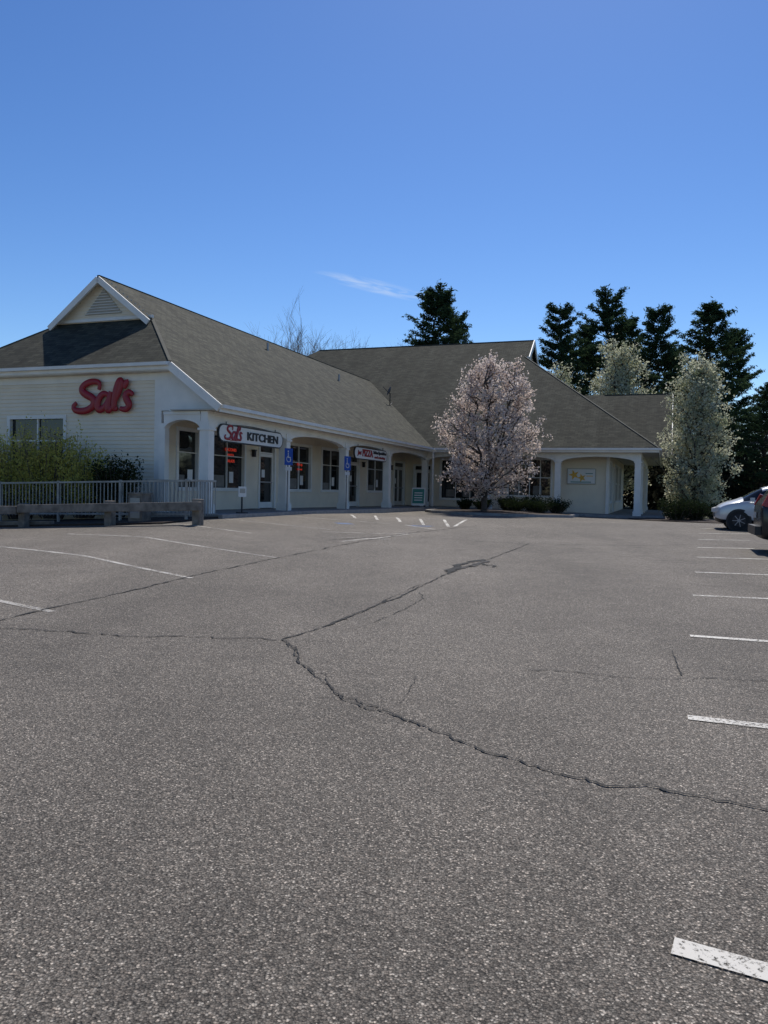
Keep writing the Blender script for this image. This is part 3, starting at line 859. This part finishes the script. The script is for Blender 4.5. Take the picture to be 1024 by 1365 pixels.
deciduous('flowering_tree', Vector((4.85, 37.9, gz(4.85, 37.9)+.1)), 7.5, 2.7, 1.4, 11, M_BLOOM, nlimb=125, ntwig=8, nleaf=27, lsize=.056, spread=.22, lean=(.45, 0), stems=5, shape=.80)
deciduous('pear_tree', at(926, 46), 9.3, 2.05, .7, 21, M_PEAR, nlimb=125, ntwig=8, nleaf=29, lsize=.07, spread=.32, shape=.82, sub=1.2)
deciduous('pear_tree', at(822, 62), 13.2, 3.1, 2.5, 22, M_PEAR, nlimb=105, ntwig=8, nleaf=26, lsize=.095, spread=.42, shape=.8, sub=1.2)
deciduous('pear_tree', at(741, 66), 12.0, 2.2, 2.5, 23, M_PEAR, nlimb=70, ntwig=7, nleaf=22, lsize=.085, spread=.4, shape=.8, sub=1.2)

def pine_mesh(seed, H=20, airy=0.0):
    """white pine: tiered plumes of needles on level to rising branches"""
    rnd = random.Random(seed); rs = np.random.RandomState(seed); segs = []; C = []
    top = Vector((rnd.gauss(0, .25), rnd.gauss(0, .25), H))
    limb(segs, Vector((0, 0, -.3)), top, .24, .03, rnd, 10, .0)
    C.append(rs.normal(0, 1, (40, 3))*np.array([.12, .12, .35])+np.array([top.x, top.y, H-.2]))
    z = H*.2
    while z < H*.975:
        k = (z-H*.2)/(H*.8)
        env = ((1-k)**.74)*H*.28+.35
        env *= rnd.uniform(.72, 1.12)
        if k < .2: env *= .7+1.5*k
        nb = rnd.choice((4, 5, 6, 6)); a0 = rnd.random()*6.28
        for i in range(nb):
            if rnd.random() < .05+airy: continue
            an = a0+i*6.283/nb+rnd.gauss(0, .25); L = env*rnd.uniform(.6, 1.2)
            rise = L*(rnd.uniform(-.02, .22)+.55*k*k)
            p = Vector((top.x*z/H, top.y*z/H, z+rnd.gauss(0, .12))); q = p+Vector((math.cos(an)*L, math.sin(an)*L, rise))
            n_ = 6
            pts = limb(segs, p, q, .05, .012, rnd, n_, .22)
            side = Vector((-math.sin(an), math.cos(an), 0))
            for s in range(2, n_+1):
                fr = s/n_
                for sg in (-1, 1, 0):
                    c = pts[s]; out = Vector((math.cos(an), math.sin(an), 0))
                    wdt = L*.30*(1.15-fr)*rnd.uniform(.5, 1.2)
                    if sg == 0: dd = out*L*.10+ZD*rnd.uniform(.05, .3)
                    else: dd = side*sg*wdt+out*wdt*.7+ZD*rnd.uniform(0, .22)
                    e = c+dd; segs.append((c, e, .014, .006))
                    n = int(rnd.uniform(10, 18)*(0.7+min(1.2, dd.length)))
                    tt = rs.uniform(.15, 1.12, n)[:, None]
                    C.append(np.array(c)+tt*np.array(dd)+rs.normal(0, 1, (n, 3))*np.array([.15, .15, .09])+np.array([0, 0, .05]))
        z += H*rnd.uniform(.022, .040)
    V, F = tubes(segs, 4)
    o1 = mesh('pine_src_trunk', V, F, M_BARKP); o2 = leaves('pine_src_crown', np.concatenate(C), .18, M_PINE, None, rs, aspect=.26, flat=.15)
    d = (o1.data, o2.data); bpy.data.objects.remove(o1); bpy.data.objects.remove(o2); return d
PM = [pine_mesh(5), pine_mesh(9), pine_mesh(14, airy=.12), pine_mesh(31, airy=.05)]
def pine(px, d, top_y, k, rot, wid=1.0):
    base = at(px, d); hor = 653.3+.02*(px-512)
    H = (hor-top_y)*d/FPX+EYE-base.z
    g = group('pine_tree', base); sc = H/20
    for me, nm in zip(PM[k], ('trunk', 'needles')):
        o = bpy.data.objects.new(nm, me); COL.objects.link(o); o.parent = g
    g.scale = (sc*wid, sc*wid, sc); g.rotation_euler = (0, 0, rot)
pine(581, 85, 386, 0, .3, 1.15)
pine(604, 96, 420, 3, 2.3, .9)
pine(742, 80, 413, 1, 1.2, 1.05)
pine(806, 84, 391, 3, 2.2, 1.1)
pine(776, 92, 436, 2, 4.0)
pine(868, 82, 413, 1, 4.2, 1.0)
pine(838, 92, 428, 2, 2.9)
pine(942, 70, 407, 2, .9, 1.2)
pine(968, 84, 440, 0, 1.9, .95)
pine(898, 95, 462, 0, 5.0)
pine(1018, 62, 512, 3, 3.0)

rnd = random.Random(77); segs = []
def bare(p, d, L, r, depth):
    q = p+d*L; segs.append((p, q, r, r*.72))
    if depth == 0: return
    for i in range(rnd.choice((2, 3, 3)) if depth > 1 else 3):
        nd = (d+Vector((rnd.gauss(0, .40), rnd.gauss(0, .40), rnd.gauss(.10, .2)))).normalized()
        bare(p.lerp(q, rnd.uniform(.6, 1)), nd, L*rnd.uniform(.62, .85), r*.63, depth-1)
for i in range(27):
    px = 378+i*6.6+rnd.gauss(0, 4); d = rnd.uniform(88, 108); b = at(px, d)
    hh = (653-rnd.uniform(442, 468))*d/FPX
    bare(b, Vector((0, 0, 1)), hh*(.345 if px > 400 else .36), .15, 6)
for i in range(18):
    px = 935+i*8+rnd.gauss(0, 4); d = rnd.uniform(80, 110); b = at(px, d); hh = (660-rnd.uniform(510, 565))*d/FPX
    bare(b, Vector((0, 0, 1)), hh*.34, .14, 6)
for i in range(10):
    px = -300+i*60+rnd.gauss(0, 9); d = rnd.uniform(85, 105); b = at(px, d)
    bare(b, Vector((0, 0, 1)), 3.6, .16, 5)
V, F = tubes(segs, 3)
mesh('distant_bare_trees', V, F, M_TWIG)
rs = np.random.RandomState(5)
C = []
for i in range(190):
    x = rs.uniform(-60, 75) if i < 150 else rs.uniform(24, 45); y = rs.uniform(62, 80) if x > 22 else rs.uniform(70, 90)
    h = rs.uniform(2.5, 6.5); n = 260
    P = rs.normal(0, 1, (n, 3))*np.array([1.9, 1.4, h*.28])+np.array([x, y, h*.5])
    P[:, 2] = np.abs(P[:, 2])+.3; C.append(P)
leaves('underbrush', np.concatenate(C), .26, M_UNDER, None, rs, .5)

def shrub(name, c, rx, ry, h, seed, m, n=2600, ls=.035, twigs=26, loose=.0, t0=.25):
    rnd = random.Random(seed); rs = np.random.RandomState(seed)
    base = Vector((c[0], c[1], c[2])); g = group(name, base); segs = []; C = []
    for i in range(twigs):
        an = rnd.random()*6.283; rr_ = rnd.random()**.5; z = h*rnd.uniform(.55, 1.0+loose)*(1-.25*rr_)
        q = base+Vector((math.cos(an)*rx*rr_, math.sin(an)*ry*rr_, z))
        limb(segs, base+Vector((math.cos(an)*rx*.3*rr_, math.sin(an)*ry*.3*rr_, 0)), q, .014, .004, rnd, 4, .1)
        k = int(n/twigs)
        t = rs.uniform(t0, 1.03, k)[:, None]; b0 = np.array(base)
        C.append(b0+(np.array(q)-b0)*t+rs.normal(0, 1, (k, 3))*np.array([rx*.10, rx*.10, h*.05]))
    V, F = tubes(segs, 4); mesh('stems', V, F, M_BARK, g)
    P = np.concatenate(C); P[:, 2] = np.maximum(P[:, 2], base.z+.03)
    leaves('leaves', P, ls, m, g, rs)
for i, (bq, h, r, m_) in enumerate(((-3.0, 1.75, .75, M_SHRUB), (-4.2, 2.2, .95, M_FORS), (-5.4, 2.65, 1.1, M_FORS), (-6.7, 2.75, 1.15, M_FORS), (-7.9, 2.6, 1.15, M_FORS), (-9.1, 2.6, 1.15, M_FORS), (-10.4, 2.6, 1.15, M_FORS), (-11.7, 2.6, 1.1, M_FORS))):
    p = W(-1.15, bq, 0); p.z = gz(p.x, p.y)+.1
    shrub('shrub', p, r, .65, h, 40+i, m_, 6000, .040, 90, .22, .35)
for i, (a, b, h, r) in enumerate(((19.8, 3.4, .8, .6), (20.3, 4.6, .95, .75), (20.2, 5.9, 1.05, .85), (20.2, 7.2, 1.0, .8), (18.8, 6.5, .8, .75), (19.2, 5.2, .85, .75), (20.4, 2.3, .7, .5))):
    p = W(a, b, gW(a, b)+.12); shrub('shrub', p, r, r, h, 60+i, M_SHRUB, 3000, .035, 50)
for i, (px, d, h, r) in enumerate(((903, 36.5, 1.3, .95), (928, 36.8, 1.2, .85), (952, 44, .9, .9))):
    p = at(px, d); p.z = gz(p.x, p.y); shrub('shrub', p, r, r, h, 70+i, M_SHRUB, 4500, .038, 60)
mb = MB()
for i in range(16):
    t0, t1 = 2*math.pi*i/16, 2*math.pi*(i+1)/16; c = at(915, 38)
    q = [Vector((c.x+2.7*math.cos(t), c.y+3.2*math.sin(t), 0)) for t in (t0, t1)]
    mb.face([Vector((c.x, c.y, gz(c.x, c.y)+.16))]+[Vector((p.x, p.y, gz(p.x, p.y)+.03)) for p in q])
mb.out('mulch_bed', M_MULCH)

# ------------------------------------------------------------------ cars
def car(name, pos, fwd, kind, paint):
    base = Vector(pos); g = group(name, base); fwd = Vector((fwd[0], fwd[1], 0)).normalized(); left = ZD.cross(fwd)
    XS = .86 if kind == 'sedan' else 1.0
    def T(x, y, z): return base+fwd*x*XS+left*y+ZD*z
    if kind == 'sedan':
        st = [(-2.30, .66, .38, .80, .84, .5), (-2.22, .80, .26, .95, .99, .6), (-1.75, .88, .2, 1.00, 1.05, .66), (-1.40, .90, .2, 1.00, 1.10, .68), (-.80, .90, .2, .99, 1.44, .60),
              (-.14, .9, .2, .97, 1.50, .61), (-.04, .9, .2, .97, 1.505, .61), (.66, .9, .2, .96, 1.46, .60), (1.36, .89, .2, .95, 1.02, .70), (1.80, .87, .2, .88, .95, .68), (2.14, .80, .22, .76, .82, .6), (2.30, .62, .32, .60, .64, .48)]
        glass = {3, 4, 6, 7}; shield = {3, 7}; wx = (-1.38, 1.46); wr = .32; lw = .9
    else:
        st = [(-2.28, .74, .42, 1.0, 1.04, .62), (-2.24, .88, .34, 1.08, 1.14, .70), (-2.10, .92, .3, 1.08, 1.30, .70), (-1.85, .93, .28, 1.08, 1.70, .68), (-1.1, .94, .28, 1.06, 1.78, .68), (-1.0, .94, .28, 1.06, 1.78, .68),
              (-.1, .94, .28, 1.05, 1.78, .68), (0, .94, .28, 1.05, 1.78, .68), (.62, .94, .28, 1.04, 1.72, .66), (1.22, .93, .28, 1.04, 1.12, .74), (1.9, .90, .3, 1.0, 1.06, .7), (2.2, .86, .34, .86, .92, .66), (2.3, .7, .42, .7, .76, .5)]
        glass = {2, 3, 5, 7, 8}; shield = {2, 8}; wx = (-1.4, 1.45); wr = .37; lw = .94
    V = []; F = []; MI = []
    ring = []
    for (x, w, bt, be, rf, wrf) in st:
        half = [(0, bt), (w*.82, bt), (w*.98, bt+.12), (w*1.0, (bt+be)*.52), (w*.975, be-.05), (w*.94, be), (wrf, rf-.04), (wrf*.85, rf), (0, rf+.02)]
        r = [T(x, y, z) for y, z in half]+[T(x, -y, z) for y, z in half[-2:0:-1]]
        ring.append(len(V)); V += r
    n = len(r)
    for i in range(len(st)-1):
        for j in range(n):
            k = (j+1) % n; F.append((ring[i]+j, ring[i]+k, ring[i+1]+k, ring[i+1]+j))
            mi = 0
            if i in glass and j in (5, n-6): mi = 1
            if i in shield and j in (6, 7, n-8, n-7): mi = 1
            if j in (0, n-1, 1, n-2): mi = 2
            MI.append(mi)
    F.append(tuple(ring[0]+j for j in range(n))[::-1]); MI.append(0)
    F.append(tuple(ring[-1]+j for j in range(n))); MI.append(0)
    o = mesh('body', V, F, [paint, M_GLASS, M_BLACK], g, MI, smooth=True)
    sb = o.modifiers.new('s', 'SUBSURF'); sb.levels = 2; sb.render_levels = 2
    mb = MB()
    for x in wx:
        for sg in (1, -1):
            ax = left*sg
            mb.cyl(T(x, sg*(lw-.25), wr), wr+.065, .232, 28, ax, 0)
            mb.cyl(T(x, sg*(lw-.24), wr), wr, .245, 28, ax, 2)
            mb.cyl(T(x, sg*(lw+.003), wr), wr*.66, .012, 24, ax, 0, r2=wr*.6)
            mb.cyl(T(x, sg*(lw+.012), wr), wr*.16, .012, 12, ax, 1)
            for s_ in range(7):
                t = s_*2*math.pi/7; c = T(x, sg*(lw+.02), wr); dd = (fwd*math.cos(t)+ZD*math.sin(t))
                mb.beam(c+dd*.03, c+dd*wr*.62, .02, .045, up=ax, m=1)
    mb.out('wheels', [M_BLACK, M_GALV, M_TYRE], g)
    mb = MB()
    if kind == 'sedan':
        for sg in (1, -1):
            mb.beam(T(2.10, sg*.70, .68), T(2.27, sg*.46, .63), .16, .13, m=0)
            mb.beam(T(-2.24, sg*.62, .82), T(-2.1, sg*.80, .84), .12, .14, m=1)
            mb.box8([T(x, sg*y, z) for z in (.95, 1.08) for x, y in ((.95, .9), (1.1, .9), (1.1, 1.06), (.95, 1.06))], 2)
            mb.fbox(lambda s_, z, o_: T(s_, sg*(.905+o_), z), -.12, -.02, .80, .83, .0, .02, 3)
        mb.beam(T(2.27, -.32, .50), T(2.27, .32, .50), .06, .12, m=3)
    else:
        for sg in (1, -1):
            mb.beam(T(-2.2, sg*.80, 1.06), T(-2.08, sg*.77, 1.32), .12, .12, up=left, m=1)
            mb.beam(T(2.2, sg*.78, .8), T(2.24, sg*.5, .8), .12, .16, m=0)
            mb.beam(T(-1.6, sg*.6, 1.83), T(.4, sg*.6, 1.83), .04, .04, m=3)
            mb.box8([T(x, sg*y, z) for z in (1.05, 1.2) for x, y in ((.9, .92), (1.05, .92), (1.05, 1.12), (.9, 1.12))], 2)
        mb.beam(T(-2.31, -.75, .52), T(-2.31, .75, .52), .14, .2, m=3)
        mb.beam(T(-2.31, -.16, .86), T(-2.31, .16, .86), .02, .13, m=0)
    mb.out('lamps_and_trim', [M_LAMP, M_TAIL, paint, M_BLACK], g)
M_TYRE = mat('tyre', (.02, .02, .02), .85, .2, 10)
M_LAMP = mat('headlamp', (.6, .6, .6), .12, .05, 5)
M_TAIL = mat('tail_lamp', (.30, .01, .01), .25, .05, 5)
M_SILV = mat('car_paint_silver', (.58, .60, .62), .22, .02, 1, metal=.2)
M_DARK = mat('car_paint_dark', (.02, .021, .024), .18, .02, 1)
nose = Vector((.426*26.3, 26.3))
v2 = Vector(V2)
c = nose+v2*1.98
car('parked_sedan', (c.x, c.y, gz(c.x, c.y)), -v2, 'sedan', M_SILV)
rear = Vector((8.60, 17.9)); c = rear+v2*2.3
car('parked_suv', (c.x, c.y, gz(c.x, c.y)), v2, 'suv', M_DARK)

# ------------------------------------------------------------------ light & sky
EL, AZ = math.radians(55), math.radians(14)
sd = Vector((math.cos(EL)*math.sin(AZ), math.cos(EL)*math.cos(AZ), math.sin(EL)))
sun = bpy.data.lights.new('sun', 'SUN'); sun.energy = 4.4; sun.angle = math.radians(.5); sun.color = (1, .95, .87)
so = bpy.data.objects.new('sun', sun); COL.objects.link(so); so.rotation_mode = 'QUATERNION'; so.rotation_quaternion = (-sd).to_track_quat('-Z', 'Y')
so.location = sd*60
w = bpy.data.worlds.new('World'); scene.world = w; w.use_nodes = True
N = w.node_tree.nodes; L = w.node_tree.links
bg = N['Background']; sky = N.new('ShaderNodeTexSky'); sky.sky_type = 'NISHITA'; sky.sun_disc = False
sky.sun_elevation = EL; sky.sun_rotation = AZ; sky.air_density = 1.0; sky.dust_density = .25; sky.ozone_density = 3.0; sky.altitude = 200
hs = N.new('ShaderNodeHueSaturation'); hs.inputs['Hue'].default_value = .504; hs.inputs['Saturation'].default_value = 1.17; hs.inputs['Value'].default_value = 1
L.new(sky.outputs[0], hs.inputs['Color'])
def vscale(src, k):
    n = N.new('ShaderNodeVectorMath'); n.operation = 'SCALE'; L.new(src, n.inputs[0]); n.inputs['Scale'].default_value = k; return n.outputs[0]
ga = N.new('ShaderNodeGamma'); ga.inputs['Gamma'].default_value = 1.22
L.new(vscale(hs.outputs[0], .2), ga.inputs['Color'])
skyc = vscale(ga.outputs[0], 5.0)
tc = N.new('ShaderNodeTexCoord')
cd = (Fw*FPX+Rc*(505-512)+Uc*(682.5-383)).normalized()
e1 = Vector((1, 0, 0)); e2 = e1.cross(cd).normalized(); e1 = (e1-.20*e2).normalized(); e2 = e1.cross(cd).normalized()
def dot(v):
    n = N.new('ShaderNodeVectorMath'); n.operation = 'DOT_PRODUCT'; L.new(tc.outputs['Generated'], n.inputs[0]); n.inputs[1].default_value = v; return n.outputs['Value']
def mth(op, a, b=None, c=None):
    n = N.new('ShaderNodeMath'); n.operation = op
    for i, x in enumerate((a, b, c)):
        if x is None: continue
        if isinstance(x, (int, float)): n.inputs[i].default_value = x
        else: L.new(x, n.inputs[i])
    return n.outputs[0]
s_ = dot(e1-cd*e1.dot(cd)); t_ = dot(e2)
cmb = N.new('ShaderNodeCombineXYZ'); L.new(mth('MULTIPLY', s_, 22), cmb.inputs[0]); L.new(mth('MULTIPLY', t_, 150), cmb.inputs[1])
nz = N.new('ShaderNodeTexNoise'); nz.inputs['Scale'].default_value = 1; nz.inputs['Detail'].default_value = 7; nz.inputs['Distortion'].default_value = .9; L.new(cmb.outputs[0], nz.inputs['Vector'])
mk = mth('SUBTRACT', 1, mth('ADD', mth('POWER', mth('ABSOLUTE', mth('DIVIDE', s_, .085)), 2), mth('POWER', mth('ABSOLUTE', mth('DIVIDE', t_, .009)), 2)))
mk = mth('MAXIMUM', mk, 0)
cl = mth('MULTIPLY', mth('MULTIPLY', mk, mth('MAXIMUM', mth('SUBTRACT', nz.outputs['Fac'], .38), 0)), 1.5)
front = mth('GREATER_THAN', dot(cd), 0)
cl = mth('MINIMUM', mth('MULTIPLY', cl, front), .8)
mix = N.new('ShaderNodeMix'); mix.data_type = 'RGBA'; L.new(cl, mix.inputs[0]); L.new(skyc, mix.inputs[6]); mix.inputs[7].default_value = (7, 7.6, 8.2, 1)
L.new(mix.outputs[2], bg.inputs['Color']); bg.inputs['Strength'].default_value = .112

scene.view_settings.view_transform = 'Standard'; scene.view_settings.look = 'None'; scene.view_settings.exposure = 0; scene.view_settings.gamma = 1

# ------------------------------------------------------------------ camera
cam = bpy.data.cameras.new('camera'); co = bpy.data.objects.new('camera', cam); COL.objects.link(co)
cam.sensor_fit = 'VERTICAL'; cam.sensor_height = 36; cam.lens = FPX/1365.33*36; cam.clip_end = 6000; cam.clip_start = .05
Rm = Matrix((Rc, Uc, -Fw)).transposed().to_4x4()
co.matrix_world = Matrix.Translation((0, 0, EYE)) @ Rm
scene.camera = co
